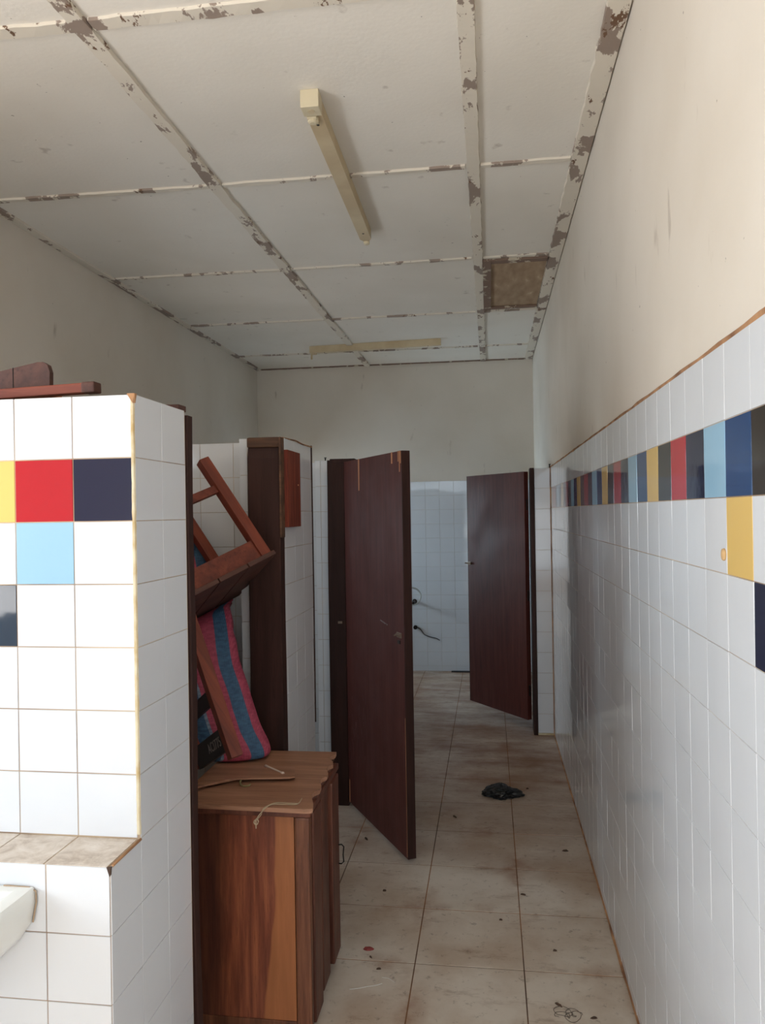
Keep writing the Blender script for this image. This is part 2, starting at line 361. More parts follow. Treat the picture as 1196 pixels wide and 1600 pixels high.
# left wall with unseen window openings; rear and last-cubicle ones added for light
mb = MB(); wins = [(-3.3, -2.0, .95, 2.28), (-.18, 1.28, .95, 2.28), (3.65, 4.25, 1.3, 1.93), (5.05, 5.65, 1.2, 1.9), (7.36, 7.94, 1.15, 1.80)]
y = YF-.2
for (a, b, z0, z1) in wins:
    mb.box(XL-.15, XL, y, a, 0, H+.1, 'plaster'); mb.box(XL-.15, XL, a, b, 0, z0, 'plaster'); mb.box(XL-.15, XL, a, b, z1, H+.1, 'plaster'); y = b
mb.box(XL-.15, XL, y, YB+.2, 0, H+.1, 'plaster')
for (a, b, vtop) in ((2.05, 3.65, TT), (4.25, 5.05, TT), (5.65, 7.36, TT), (7.94, YB, TT)):
    tiles(mb, (XL, a, vtop), (0, 1, 0), (0, 0, -1), (1, 0, 0), b-a, vtop, u0=0)
struct(mb, 'wall_left', 'left wall of plain stained cream plaster above the cubicles', 'wall')
for q, (a, b, z0, z1) in enumerate(wins):
    mb = MB()
    for (p0, p1, q0, q1) in ((a, a+.04, z0, z1), (b-.04, b, z0, z1), (a+.04, b-.04, z0, z0+.04), (a+.04, b-.04, z1-.04, z1), ((a+b)/2-.015, (a+b)/2+.015, z0+.04, z1-.04)):
        mb.box(XL-.11, XL-.07, p0, p1, q0, q1, 'frame')
    struct(mb, 'window_%d' % (q+1), 'unseen window opening in the left wall with dark frame', 'window')

# back wall
mb = MB(); mb.box(XL-.2, XR+.2, YB, YB+.15, 0, H+.1, 'plaster')
tiles(mb, (XL, YB, 2.004), (1, 0, 0), (0, 0, -1), (0, -1, 0), XR-XL, 2.004, u0=.02)
struct(mb, 'wall_back', 'back wall with dim cream plaster above pale white tiles', 'wall')
# wall behind the camera with an entrance
mb = MB(); mb.box(XL-.2, -2.2, YF-.15, YF, 0, H+.1, 'plaster'); mb.box(.2, XR+.2, YF-.15, YF, 0, H+.1, 'plaster'); mb.box(-2.2, .2, YF-.15, YF, 2.55, H+.1, 'plaster')
struct(mb, 'wall_front', 'entrance wall behind the camera in cream plaster', 'wall')
mb = MB(); mb.box(-8, 6, -12, YF-.2, -.14, -.02, 'ground'); mb.box(-12, XL-.2, -12, 10, -.14, -.02, 'ground')
mb.box(-4.3, -4.1, 2.2, 10, 0, 4.6, 'ground')  # added unseen wall, keeps sun out of the cubicle and shower windows
struct(mb, 'ground', 'bare earth yard outside the washroom, with an added wall that blocks sun', 'ground')

# ceiling and battens
mb = MB(); mb.box(XL-.2, XR+.2, YF-.2, YB+.2, H, H+.08, 'ceiling')
struct(mb, 'ceiling', 'off-white ceiling boards with scuffs and stains', 'ceiling')
TRIM = [0]
def rough_batten(p0, p1, w, h, k, amp=.003, label=None, z=H):
    """a thin cover strip with slightly worn edges, under the ceiling"""
    a, b = Vector((p0[0], p0[1], 0)), Vector((p1[0], p1[1], 0)); d = (b-a); L_ = d.length; d.normalize(); x = Vector((d.y, -d.x, 0))
    n = max(4, int(L_/.035)); mb = MB(); vs = []; sd = RNG.uniform(0, 90)
    for i in range(n+1):
        p = a+d*L_*i/n
        e1 = amp*noise.noise(Vector((i*.5, sd, 0))); e2 = amp*noise.noise(Vector((i*.5, sd+7, 0))); e3 = .5*amp*noise.noise(Vector((i*.35, sd+3, 0)))
        for (o_, zz) in ((-w/2+e1, z), (-w/2+e1+.002, z-h+e3), (w/2+e2-.002, z-h-e3), (w/2+e2, z)):
            q = p+x*o_; vs.append((q.x, q.y, zz))
    fs = []
    for i in range(n):
        for j in range(3): fs.append((i*4+j, i*4+j+1, (i+1)*4+j+1, (i+1)*4+j))
    fs += [(0, 1, 2, 3), (n*4, n*4+1, n*4+2, n*4+3)]
    mb.raw(vs, fs, k); TRIM[0] += 1
    return struct(mb, 'trim_%d' % TRIM[0], label or 'ceiling batten with peeling cream paint', 'batten')
rough_batten((-1.285, YF), (-1.268, YB), .062, .016, 'peel', .006, 'long peeling ceiling batten left of the middle')
rough_batten((-.060, YF), (-.040, YB), .058, .016, 'peel', .005, 'long peeling ceiling batten right of the middle')
rough_batten((XR-.03, YF), (XR-.03, YB), .075, .014, 'peel', .006, 'peeling ceiling batten along the top of the right wall')
rough_batten((XL+.025, YF), (XL+.025, YB), .05, .014, 'peel', .005, 'peeling ceiling batten along the top of the left wall')
rough_batten((XL, YB-.012), (XR, YB-.012), .02, .012, 'peel_raw', .005, 'thin ceiling batten along the top of the back wall')
for k_, (y, nm) in enumerate(((-.16, 'behind the camera'), (1.05, 'above the camera'), (2.31, 'nearest the camera'), (3.54, 'crossed by the near light fitting'), (4.83, 'beyond the near light fitting'), (6.13, 'just in front of the far light fitting'), (7.40, 'nearest the back wall'))):
    w_ = .055 if k_ == 2 else .034
    for (x0, x1, sd) in ((XL+.05, -1.31, 'left'), (-1.24, -.085, 'middle'), (-.015, XR-.07, 'right')):
        rough_batten((x0, y+(0 if sd != 'left' else -.02)), (x1, y), w_, .010, 'peel', .006, '%s length of the cross batten %s' % (sd, nm))

# hatch in the ceiling
hx0, hx1, hy0, hy1 = .012, .385, 4.88, 5.99
ht = thing('ceiling_hatch', 'unpainted brown hardboard hatch in the ceiling beside the right wall', 'hatch', (.2, 5.4, H))
mb = MB(); mb.box(hx0, hx1, hy0, hy1, H-.006, H-.001, 'hatch'); P(mb, 'hatch_panel', ht)
for (a, b, c_, d_) in ((hx0-.03, hx0+.025, hy0-.03, hy1+.04), (hx0+.025, hx1, hy0-.03, hy0+.035), (hx0+.025, hx1, hy1-.01, hy1+.03)):
    mb = MB(); mb.box(a, b, c_, d_, H-.022, H-.006, 'peel_raw', .003); P(mb, 'frame_strip', ht)

# ------------------------------------------------------------------ cubicle walls
# washbasin wall: tall pier and low ledge in front of it
ZP, Y1, Y1b, YL, ZL = 1.967, 1.7135, 2.022, 1.5665, .917
mb = MB(); mb.box(XL, XP-.003, Y1+.003, Y1b, 0, ZP-.003, 'grout'); mb.box(XL, XP-.003, YL+.003, Y1+.003, 0, ZL-.003, 'grout')
def pier_col(i, j):   # u runs to the left from the corner
    if j == 1: return {0: 't_navy', 1: 't_red', 2: 't_yellow', 3: 't_lblue', 4: 't_slate'}.get(i)
    if j == 2 and i == 1: return 't_lblue'
    if j == 3 and i == 2: return 't_slate'
    return None
tiles(mb, (XP-.009, Y1+.003, ZP), (-1, 0, 0), (0, 0, -1), (0, -1, 0), -XL+XP-.01, ZP-ZL, colr=pier_col, gap=.0022)
tiles(mb, (XP-.003, Y1+.003, ZP), (0, 1, 0), (0, 0, -1), (1, 0, 0), Y1b-Y1-.003, ZP, gap=.0013)
tiles(mb, (XP-.003, YL+.003, ZL), (0, 1, 0), (0, 0, -1), (1, 0, 0), Y1-YL, ZL, gap=.0013)
tiles(mb, (XP-.003, YL+.003, ZL-.001), (-1, 0, 0), (0, 0, -1), (0, -1, 0), -XL+XP-.01, ZL, gap=.0022)
tiles(mb, (XP-.009, YL+.003, ZL-.003), (-1, 0, 0), (0, 1, 0), (0, 0, 1), -XL+XP-.01, Y1-YL, gap=.003, base='ledge')
# filler strip down the upper corner, broken tile corners
n = 60; vs = [(XP-.006+.0012*noise.noise(Vector((i*.7, 1, 0))), Y1+.003, ZL+.01+(ZP-ZL-.012)*i/n) for i in range(n+1)]
mb.tube(vs, [.0050+.0012*noise.noise(Vector((i*.9, 5, 0))) for i in range(n+1)], 'cream', 7)
mb.raw([(XP-.018, Y1-.0032, ZP+.001), (XP+.0022, Y1-.0032, ZP+.001), (XP-.003, Y1-.0032, ZP-.022), (XP+.0022, Y1+.009, ZP+.001), (XP+.0022, Y1+.001, ZP-.022)], [(0, 1, 2), (1, 3, 4), (1, 4, 2)], 'grout_old')
mb.raw([(XP-.009, YL-.0022, ZL+.0012), (XP+.0012, YL-.0022, ZL+.0012), (XP-.002, YL-.0022, ZL-.02), (XP+.0012, YL+.004, ZL+.0012), (XP+.0012, YL+.001, ZL-.015)], [(0, 1, 2), (1, 3, 4), (1, 4, 2), (0, 1, 3)], 'leaf')
mb.tube([(XP-.001, YL+.01+(Y1-YL-.01)*i/12, ZL-.001) for i in range(13)], .0035, 'grout_old', 6)
struct(mb, 'wall_washbasin', 'near tiled wall end with coloured tiles and a low stained ledge', 'wall')

def cubicle(name, yp0, yp1, yd0, yd1, zt, label, xw=-1.01):
    mb = MB(); mb.box(xw+.003, XP-.003, yp0+.003, yp1, 0, zt-.003, 'grout'); mb.box(XL, xw+.003, yd0+.003, yd1-.003, 0, zt-.003, 'grout')
    tiles(mb, (XP-.003, yp0+.003, zt), (-1, 0, 0), (0, 0, -1), (0, -1, 0), XP-xw, zt)
    tiles(mb, (XP-.003, yp0+.003, zt), (0, 1, 0), (0, 0, -1), (1, 0, 0), yp1-yp0-.003, zt, u0=.02)
    tiles(mb, (xw, yd0+.003, zt), (-1, 0, 0), (0, 0, -1), (0, -1, 0), -XL+xw, zt, u0=.085)
    tiles(mb, (xw+.003, yp1, zt), (1, 0, 0), (0, 0, -1), (0, 1, 0), XP-xw-.006, zt)
    tiles(mb, (XL, yd1-.003, zt), (1, 0, 0), (0, 0, -1), (0, 1, 0), -XL+xw, zt)
    tiles(mb, (XP, yp0, zt-.003), (-1, 0, 0), (0, 1, 0), (0, 0, 1), XP-xw, yp1-yp0)
    return struct(mb, name, label, 'wall')
cubicle('wall_cubicle_near', 3.035, 3.53, 3.2, 3.36, 1.99, 'tiled cubicle wall behind the cabinet and the stacked chair')
cubicle('wall_cubicle_far', 4.41, 4.86, 4.58, 4.72, 1.99, 'tiled cubicle wall end behind the big open maroon door')
# cross partition at the shower room
Y5 = 5.853
for (x0, x1, nm, lb) in ((XL, -.70, 'wall_partition_left', 'tiled partition hidden behind the big open door'), (.337, XR, 'wall_partition_right', 'narrow tiled stub wall beside the far right door')):
    mb = MB(); mb.box(x0+(.003 if x0 > 0 else 0), x1-(.003 if x0 < 0 else 0), Y5+.003, Y5+.147, 0, TT-.003, 'grout')
    tiles(mb, (x1, Y5+.003, TT), (-1, 0, 0), (0, 0, -1), (0, -1, 0), x1-x0, TT, sv=.1535)
    tiles(mb, (x1, Y5+.147, TT), (-1, 0, 0), (0, 0, -1), (0, 1, 0), x1-x0, TT)
    if x0 > 0: mb.box(x0, x1, Y5-.012, Y5+.02, 0, .012, 'cream')
    struct(mb, nm, lb, 'wall')
mb = MB(); mb.tube([(XR-.002, Y5-.006, TT*i/40) for i in range(41)], [.004+.003*abs(noise.noise(Vector((i*.8, 2, 0)))) for i in range(41)], 'grout_old', 6)
struct(mb, 'trim_99', 'orange mortar line in the corner of the stub wall', 'mortar')

# ------------------------------------------------------------------ door frames (jambs)
def jamb(name, x0, x1, y0, y1, z1, label, k='frame', bow=.0, roundtop=False, lean=(0, 0)):
    mb = MB(); n = 24; vs = []; fs = []
    for i in range(n+1):
        z = z1*i/n; b = bow*noise.noise(Vector((z*1.6, x0*9, y0))); rr = 0
        ex = lean[0]*(i/n); ey = lean[1]*(i/n)
        if roundtop and i >= n-1: rr = .012*(i-(n-1))+.0
        for (x, y) in ((x0+.003, y0), (x1-.003, y0), (x1, y0+.003), (x1, y1), (x0, y1), (x0, y0+.003)):
            yy = y + (rr*1.2 if y < (y0+y1)/2 else 0); vs.append((x+b+ex+(rr*.3 if x < (x0+x1)/2 else -rr*.3), yy+ey, z))
    for i in range(n):
        for j in range(6): fs.append((i*6+j, i*6+(j+1) % 6, (i+1)*6+(j+1) % 6, (i+1)*6+j))
    fs += [(0, 1, 2, 3, 4, 5), tuple(n*6+j for j in range(6))]
    mb.raw(vs, fs, k)
    o = struct(mb, name, label, 'door frame'); return o
jamb('trim_91', -.95, XP+.004, 2.026, 2.062, 1.955, 'dark door jamb fixed behind the near tiled wall end', bow=.008)
j2 = jamb('trim_92', -.956, XP+.002, 2.965, 3.028, 1.985, 'wide dark brown door jamb with worn rounded top', bow=.004, roundtop=True)
mb = MB(); mb.box(-.957, XP+.003, 2.961, 3.0, 1.945, 1.9865, 'capwood', .008); mb.build('worn_cap', j2)['label'] = 'worn lighter brown top end'
j3 = jamb('trim_93', -.925, XP+.002, 4.335, 4.405, 1.985, 'dark door jamb beside the big open maroon door', bow=.003)
mb = MB(); mb.box(XP-.045, XP-.02, 4.325, 4.336, 1.045, 1.06, 'steel', .002); mb.build('strike_plate', j3)
jamb('trim_94', .305, .334, Y5-.02, Y5+.147, TT, 'dark door jamb beside the stub wall')
jamb('trim_95', -.70, -.665, Y5-.02, Y5+.147, TT, 'dark door jamb hidden behind the big open door')
mb = MB(); mb.box(-.906, -.76, 4.33, 4.40, 1.972, 1.992, 'frame', .003)
struct(mb, 'trim_96', 'short broken end of the door head above the far jamb', 'door frame')
mb = MB(); mb.tube([(XP-.005, 3.045, 1.990), (XP-.002, 3.25, 1.996), (XP, 3.35, 1.99), (XP+.002, 3.53, 1.992)], .0035, 'grout_old', 6); mb.tube([(XP, 3.53, .7), (XP+.001, 3.531, 1.3), (XP, 3.53, 1.998)], .004, 'frame', 6)
struct(mb, 'trim_97', 'dark edge line along the near cubicle wall end', 'edging')

# red board nailed to the cubicle wall end
bt = thing('nailed_board', 'short rough red board nailed to the tiled wall end beside the wide jamb', 'board', (-.81, 3.09, 1.62))
mb = MB(); mb.box(-.8215, -.800, 3.01, 3.21, 1.625, 1.938, 'redboard', .002); P(mb, 'board', bt)
mb = MB(); mb.box(-.824, -.816, 2.958, 3.008, 1.585, 1.985, 'capwood', .001); P(mb, 'backing_strip', bt)
mb = MB(); mb.lathe((-.8, 3.165, 1.80), (1, 0, 0), [(.0035, 0), (.0035, .002), (.001, .003)], 'raw', 8); P(mb, 'nail', bt, 'small bright nail head')

# ------------------------------------------------------------------ doors
def make_door(name, label, hinge, free, z0, z1, th, side, kf='door'):
    """hinge and free are the xy ends of the visible face; thickness goes to 'side'"""
    a, b = Vector((hinge[0], hinge[1], 0)), Vector((free[0], free[1], 0)); d = (b-a).normalized(); n_ = Vector((d.y, -d.x, 0))*side
    t = thing(name, label, 'door', (a.x, a.y, 0)); t['kind'] = 'structure'; L_ = (b-a).length
    T = Matrix(((d.x, n_.x, 0, 0), (d.y, n_.y, 0, 0), (0, 0, 1, 0), (0, 0, 0, 1)))
    def part(mb, nm, lb=None, sm=False):
        mb.v = [tuple(T @ Vector(p)) for p in mb.v]; o = mb.build(nm, t, sm)
        if lb: o['label'] = lb
        return o
    mb = MB(); mb.box(0, L_-.006, 0, th, z0, z1, kf, .0015); part(mb, 'leaf')
    mb = MB(); mb.box(L_-.006, L_, -.0005, th+.0005, z0, z1, 'door_edge', .0015); part(mb, 'edge_lipping', 'darker free edge')
    for zz in (z0+.22, (z0+z1)/2, z1-.25):
        mb = MB(); mb.lathe((-.004, th*.5, zz-.04), (0, 0, 1), [(.006, 0), (.006, .08)], 'dark', 10); part(mb, 'hinge')
    return t, part, L_
H1, F1 = (-.822, 4.325), (-.408, 3.62)
t, part, L1 = make_door('door_1', 'big open maroon flush door swinging out across the corridor', H1, F1, .03, 1.972, .042, -1)
# splinters at the top, latch near the free edge, paint scratches and marks
mb = MB(); mb.box(.235, .248, -.0025, 0, 1.80, 1.972, 'raw', .001); part(mb, 'splinter', 'long pale splinter scar')
mb = MB()
for (a, b, c_) in ((L1-.125, .012, .055), (L1-.045, .008, .05), (L1-.03, .006, .10), (L1-.018, .006, .06)):
    mb.box(a, a+b, -.0022, 0, 1.972-c_, 1.9725, 'raw', .0006)
part(mb, 'splinter', 'pale chips in the top corner')
mb = MB(); mb.box(L1-.085, L1-.03, -.006, 0, 1.075, 1.10, 'steel', .002); mb.tube([(L1-.08, -.01, 1.088), (L1-.035, -.01, 1.088)], .006, 'steel', 8)
mb.box(L1-.078, L1-.048, -.005, 0, 1.045, 1.062, 'dark', .002); mb.tube([(L1-.062, -.008, 1.088), (L1-.062, -.028, 1.088)], .004, 'steel', 8); part(mb, 'bolt_latch', 'small dull metal bolt')
mb = MB()
for k_ in range(7): mb.box(L1-.30+k_*.014, L1-.294+k_*.014, -.0006, 0, 1.128-k_*.002+RNG.uniform(-.003, .003), 1.133-k_*.002, 'chalk')
part(mb, 'scratch', 'faint white scratch marks')
mb = MB(); mb.box(.012, .02, -.0012, 0, .03, .16, 'raw'); mb.box(L1-.0085, L1-.0062, -.001, 0, .04, .7, 'raw'); part(mb, 'chipped_paint', 'pale worn edge line')
mb = MB()
for k_ in range(34):
    u = RNG.uniform(.03, .30); z = RNG.uniform(.22, .62)+.3*(u-.1); l_ = RNG.uniform(.02, .09); a = RNG.uniform(1.2, 2.1)
    mb.raw([(u, -.0006, z), (u+.0012, -.0006, z), (u+.0012+l_*math.cos(a), -.0006, z+l_*math.sin(a)), (u+l_*math.cos(a), -.0006, z+l_*math.sin(a))], [(0, 1, 2, 3)], 'scuff')  if 'scuff' in M else None
if mb.v: part(mb, 'scuff')

H2, F2 = (.262, 5.875), (-.185, 6.46)
t, part, L2 = make_door('door_2', 'far dark maroon door standing ajar into the shower room on the right', H2, F2, .10, 1.972, .04, 1)
mb = MB(); mb.box(L2-.05, L2-.005, -.006, 0, 1.235, 1.26, 'steel', .002); mb.tube([(L2-.06, -.012, 1.247), (L2+.02, -.012, 1.247)], .006, 'steel', 8); part(mb, 'bolt_latch', 'small metal bolt')

# ------------------------------------------------------------------ light fittings
def fitting(name, label, A, B, w, hgt, holders):
    a, b = Vector(A), Vector(B); d = (b-a).normalized(); n_ = Vector((d.y, -d.x, 0)); L_ = (b-a).length
    T = Matrix(((d.x, n_.x, 0, 0), (d.y, n_.y, 0, 0), (0, 0, 1, 0), (0, 0, 0, 1)))
    t = thing(name, label, 'light fitting', A, 'empty tube light fittings on the ceiling')
    def part(mb, nm, lb=None, sm=False):
        mb.v = [tuple(T @ Vector(p)) for p in mb.v]; o = mb.build(nm, t, sm)
        if lb: o['label'] = lb
    mb = MB(); mb.prism([(0, -w/2), (L_-.03, -w/2), (L_, -w/4), (L_, w/4), (L_-.03, w/2), (0, w/2)], -hgt, 0, 'fitting'); part(mb, 'body')
    for u in (.14, L_-.12):
        mb = MB(); mb.lathe((u, 0, -hgt-.0015), (0, 0, 1), [(.006, 0), (.006, .0015)], 'dark', 10); part(mb, 'screw_hole')
    if holders:
        mb = MB(); mb.box(-.02, .05, -w/2-.004, w/2+.004, -hgt-.012, 0, 'plastic', .003); mb.lathe((.015, 0, -hgt-.0135), (0, 0, 1), [(.014, 0), (.014, .0015), (.01, .002)], 'fitting', 16); part(mb, 'end_block', 'cream end block with round knockout')
        mb = MB(); mb.lathe((.085, -.008, -hgt-.022), (0, 0, 1), [(.012, 0), (.02, .004), (.022, .022)], 'plastic', 12); mb.box(.06, .115, -.028, .01, -hgt-.012, -hgt+.005, 'plastic', .004); part(mb, 'lamp_holder')
        mb = MB(); mb.lathe((L_+.012, 0, -hgt-.016), (0, 0, 1), [(.011, 0), (.017, .004), (.017, .03)], 'plastic', 12); part(mb, 'lamp_holder')
    else:
        mb = MB(); mb.box(0, .016, -w/2, -w/2+.012, -hgt-.055, -hgt, 'fitting', .002); mb.box(0, .06, -w/2, -w/2+.012, -hgt-.012, -hgt, 'fitting', .002); part(mb, 'lamp_holder')
    return t
fitting('light_fitting', 'empty yellowed tube light fitting near the middle of the ceiling', (-.642, 2.82, H), (-.662, 4.27, H), .062, .055, True)
fitting('light_fitting', 'long empty yellowed tube light fitting near the back wall', (-1.66, 7.12, H), (-.415, 7.03, H), .055, .06, False)

# ------------------------------------------------------------------ cabinet in the first cubicle opening
cz = .75
cab = thing('wooden_cabinet', 'worn brown wooden cabinet with a scalloped top edge standing in the cubicle opening', 'cabinet', (-.8, 2.6, 0))
bx0, bx1, by0, by1 = -1.02, -.590, 2.415, 2.87
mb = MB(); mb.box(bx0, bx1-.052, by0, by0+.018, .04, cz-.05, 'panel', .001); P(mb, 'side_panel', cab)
mb = MB(); mb.box(bx1-.050, bx1, by0-.006, by0+.03, 0, cz-.05, 'stile', .008); P(mb, 'corner_stile', cab)
mb = MB(); mb.box(bx0, bx1-.050, by0-.004, by0+.02, 0, .04, 'stile', .002); P(mb, 'bottom_rail', cab)
mb = MB(); mb.box(bx0, bx1-.004, by0+.018, by0+.03, .0, cz-.05, 'strip'); mb.box(bx0, bx0+.02, by0+.03, by1, 0, cz-.05, 'strip'); mb.box(bx0+.02, bx1-.03, by1-.02, by1, 0, cz-.05, 'strip'); mb.box(bx0+.02, bx1-.03, by0+.03, by1-.02, .04, .06, 'strip'); P(mb, 'carcass', cab)
ys = [by0+.034, 2.585, 2.72, 2.862]
for i in range(3):
    mb = MB(); mb.box(bx1-.022, bx1+(.004, .0, .010)[i], ys[i]+.006, ys[i+1]-.020, (.012, .03, .045)[i], cz-.05, 'strip', .005)
    st = P(mb, 'door_panel', cab)
    if i == 2:
        hd = MB(); y_, z_ = 2.825, .40
        hd.tube([(bx1+.006, y_, z_+.036), (bx1+.022, y_, z_+.038), (bx1+.030, y_, z_+.03), (bx1+.027, y_, z_), (bx1+.029, y_, z_-.026), (bx1+.020, y_, z_-.034), (bx1+.006, y_, z_-.033)], .0026, 'dark', 8)
        P(hd, 'handle', cab, 'thin dark wire pull handle', True)
mb = MB(); mb.box(bx1-.05, bx1-.024, 2.80, by1, 0, cz-.05, 'strip', .002); P(mb, 'rear_post', cab)
mb = MB(); mb.box(bx0, bx1+.002, by0-.008, by1+.02, cz-.05, cz-.028, 'strip', .004); P(mb, 'top_moulding', cab)
edge = [(-.566, 2.362), (-.573, 2.40), (-.597, 2.475), (-.594, 2.50), (-.580, 2.525), (-.582, 2.56), (-.598, 2.61), (-.596, 2.635), (-.584, 2.655), (-.586, 2.69), (-.602, 2.735), (-.600, 2.76), (-.588, 2.785), (-.595, 2.82), (-.617, 2.85), (-.615, 2.87), (-.603, 2.90), (-.605, 2.932)]
def smooth_edge(e, dx=0):
    out = []
    for i in range(len(e)-1):
        for q in range(3):
            f = q/3; out.append((e[i][0]*(1-f)+e[i+1][0]*f+dx, e[i][1]*(1-f)+e[i+1][1]*f))
    out.append((e[-1][0]+dx, e[-1][1])); return out
mb = MB()
mb.prism([(bx0-.01, 2.365), (-.59, 2.352), (-.572, 2.356)]+smooth_edge(edge)+[(bx0-.01, 2.925)], cz-.014, cz, 'top')
mb.prism([(bx0-.01, 2.372), (-.59, 2.360), (-.578, 2.364)]+smooth_edge(edge, -.008)+[(bx0-.01, 2.92)], cz-.029, cz-.015, 'strip')
P(mb, 'cabinet_top', cab)

# loose things on the cabinet
sheet = MB(); pts = [(-1.0, 2.455), (-.90, 2.555), (-.70, 2.585), (-.685, 2.60), (-.72, 2.735), (-1.0, 2.735)]
sheet.prism(pts, cz+.001, cz+.006, 'top')
for i in range(len(sheet.v)):
    v = sheet.v[i]
    if v[1] < 2.62: sheet.v[i] = (v[0], v[1], v[2]+.011)
tag(sheet.build('plywood_sheet'), 'thin loose brown plywood sheet lying on the wooden cabinet under the chair', 'plywood')
mb = MB(); mb.tube([(-.823, 2.71, cz+.012), (-.80, 2.695, cz+.011), (-.77, 2.665, cz+.013), (-.745, 2.64, cz+.014), (-.733, 2.625, cz+.017)], [.0055, .0035, .0035, .0037, .005], 'string', 8)
tag(mb.build('white_string', smooth=True), 'short thick white string lying on the plywood sheet', 'string')
def wave(pts, n=6):
    out = []
    for i in range(len(pts)-1):
        p0, p1, p2, p3 = [Vector(pts[max(0, min(len(pts)-1, i+k))]) for k in (-1, 0, 1, 2)]
        for q in range(n):
            t = q/n; out.append(.5*((2*p1)+(-p0+p2)*t+(2*p0-5*p1+4*p2-p3)*t*t+(-p0+3*p1-3*p2+p3)*t**3))
    out.append(Vector(pts[-1])); return out
mb = MB(); z = cz+.003
mb.tube(wave([(-.615, 2.42, z+.006), (-.622, 2.385, z), (-.66, 2.38, z), (-.70, 2.375, z), (-.715, 2.35, z-.002), (-.735, 2.342, cz-.02), (-.745, 2.345, cz-.036)]), .0016, 'twine', 6)
mb.tube(wave([(-.622, 2.385, z+.002), (-.65, 2.388, z+.001), (-.695, 2.385, z+.001), (-.72, 2.349, z-.002), (-.728, 2.341, cz-.018), (-.742, 2.343, cz-.034)]), .0014, 'twine', 6)
mb.tube(wave([(-.745, 2.345, cz-.034), (-.752, 2.342, cz-.042), (-.744, 2.341, cz-.05), (-.738, 2.343, cz-.04), (-.745, 2.343, cz-.033), (-.745, 2.341, cz-.062)]), .0022, 'twine', 6)
tag(mb.build('twine', smooth=True), 'knotted beige twine hanging over the front edge of the cabinet top', 'twine')
mb = MB(); mb.tube(wave([(-.868, 2.578, cz+.013), (-.865, 2.548, cz+.006), (-.85, 2.528, cz+.003), (-.832, 2.53, cz+.003), (-.828, 2.545, cz+.003)]), .003, 'greenthread', 6)
tag(mb.build('thread', smooth=True), 'small olive curl of thread under the edge of the plywood sheet', 'thread')

# ------------------------------------------------------------------ upside-down chair on the cabinet
CM = Matrix(((.57099884, -.59784252, .56262301), (-.69281431, -.71857927, -.06043313), (.44041872, -.35528603, -.82450178))).to_4x4()
CM.translation = Vector((-1.09445529, 2.83806251, 1.89022574))
w, dp, hs, hb, rk = .374, .373, .447, 1.0, .238; ye = dp+rk*(hb-hs)
ch = thing('wooden_chair', 'red-brown wooden chair turned upside down on the cabinet with a numbered black rail', 'chair')
ch.matrix_world = CM
def CP(mb, nm, lb=None):
    o = mb.build(nm, ch)
    if lb: o['label'] = lb
    return o
for x in (0, -w):
    mb = MB(); mb.bar((x, 0, 0), (x, 0, hs), .042, .042, 'chairwood', (0, 1, 0), .003); CP(mb, 'leg')
    mb = MB(); mb.bar((x, dp, 0), (x, dp, hs+.02), .040, .042, 'chairwood', (0, 1, 0), .003); CP(mb, 'leg')
    mb = MB(); q_ = 1 if x == 0 else .935; mb.bar((x, dp, hs+.02), (x, dp+(ye-dp)*q_, hs+(hb-hs)*q_), .040, .042, 'chairwood', (0, 1, 0), .003); CP(mb, 'back_post')
    mb = MB(); mb.box(x-.011, x+.011, .02, dp-.02, hs-.075, hs-.002, 'chairwoodX', .002); CP(mb, 'seat_rail')
    mb = MB(); mb.bar((x, .02, .13), (x, dp-.02, .13), .02, .032, 'chairwoodX', (0, 0, 1), .002); CP(mb, 'stretcher')
for y in (0, dp):
    mb = MB(); mb.box(-w+.02, -.02, y-.011, y+.011, hs-.075, hs-.002, 'chairwoodX', .002); CP(mb, 'seat_rail')
mb = MB()
for (a, b) in ((-.03, .095), (.1, .225), (.23, dp-.022)):
    mb.box(-w-.03, .03, a, b, hs, hs+.018, 'chairdark', .003)
mb.box(-w+.02, -.02, dp-.022, dp+.03, hs, hs+.018, 'chairdark', .003); CP(mb, 'seat')
axd = Vector((0, rk, 1)).normalized()
def backp(f): return Vector((0, dp, hs))+Vector((0, ye-dp, hb-hs))*f
for (f, hh, nm, lb, kk) in ((.62, .05, 'back_rail', None, 'blackpaint'), (.875, .078, 'top_rail', 'black painted top rail', 'blackpaint'), (.35, .045, 'back_rail', None, 'blackpaint')):
    p = backp(f); mb = MB()
    mb.bar(p+Vector((-w+.018, 0, 0)), p+Vector((-.018, 0, 0)), hh, .018, kk, (0, -1, rk), .002)
    o = CP(mb, nm, lb)
    if nm == 'top_rail':
        cu = bpy.data.curves.new('number', 'FONT'); cu.body = 'ACI775'; cu.size = .046; cu.align_x = 'CENTER'; cu.align_y = 'CENTER'; cu.extrude = .0004; cu.space_character = 1.05
        tmp = bpy.data.objects.new('number', cu); COL.objects.link(tmp); bpy.context.view_layer.update()
        me = bpy.data.meshes.new_from_object(tmp); bpy.data.objects.remove(tmp)
        ex = Vector((1, 0, 0)); eu = -axd; en = ex.cross(eu)
        T = Matrix(((ex.x, eu.x, en.x, 0), (ex.y, eu.y, en.y, 0), (ex.z, eu.z, en.z, 0), (0, 0, 0, 1)))
        T.translation = p+Vector((-w/2+.06, 0, 0))+en*.0098
        for v in me.vertices: v.co = T @ Vector((v.co.x*.95, v.co.y, v.co.z))
        me.materials.clear(); me.materials.append(M['chalk'])
        q = bpy.data.objects.new('painted_number', me); COL.objects.link(q); q.parent = o; q['label'] = 'worn white painted chair number'

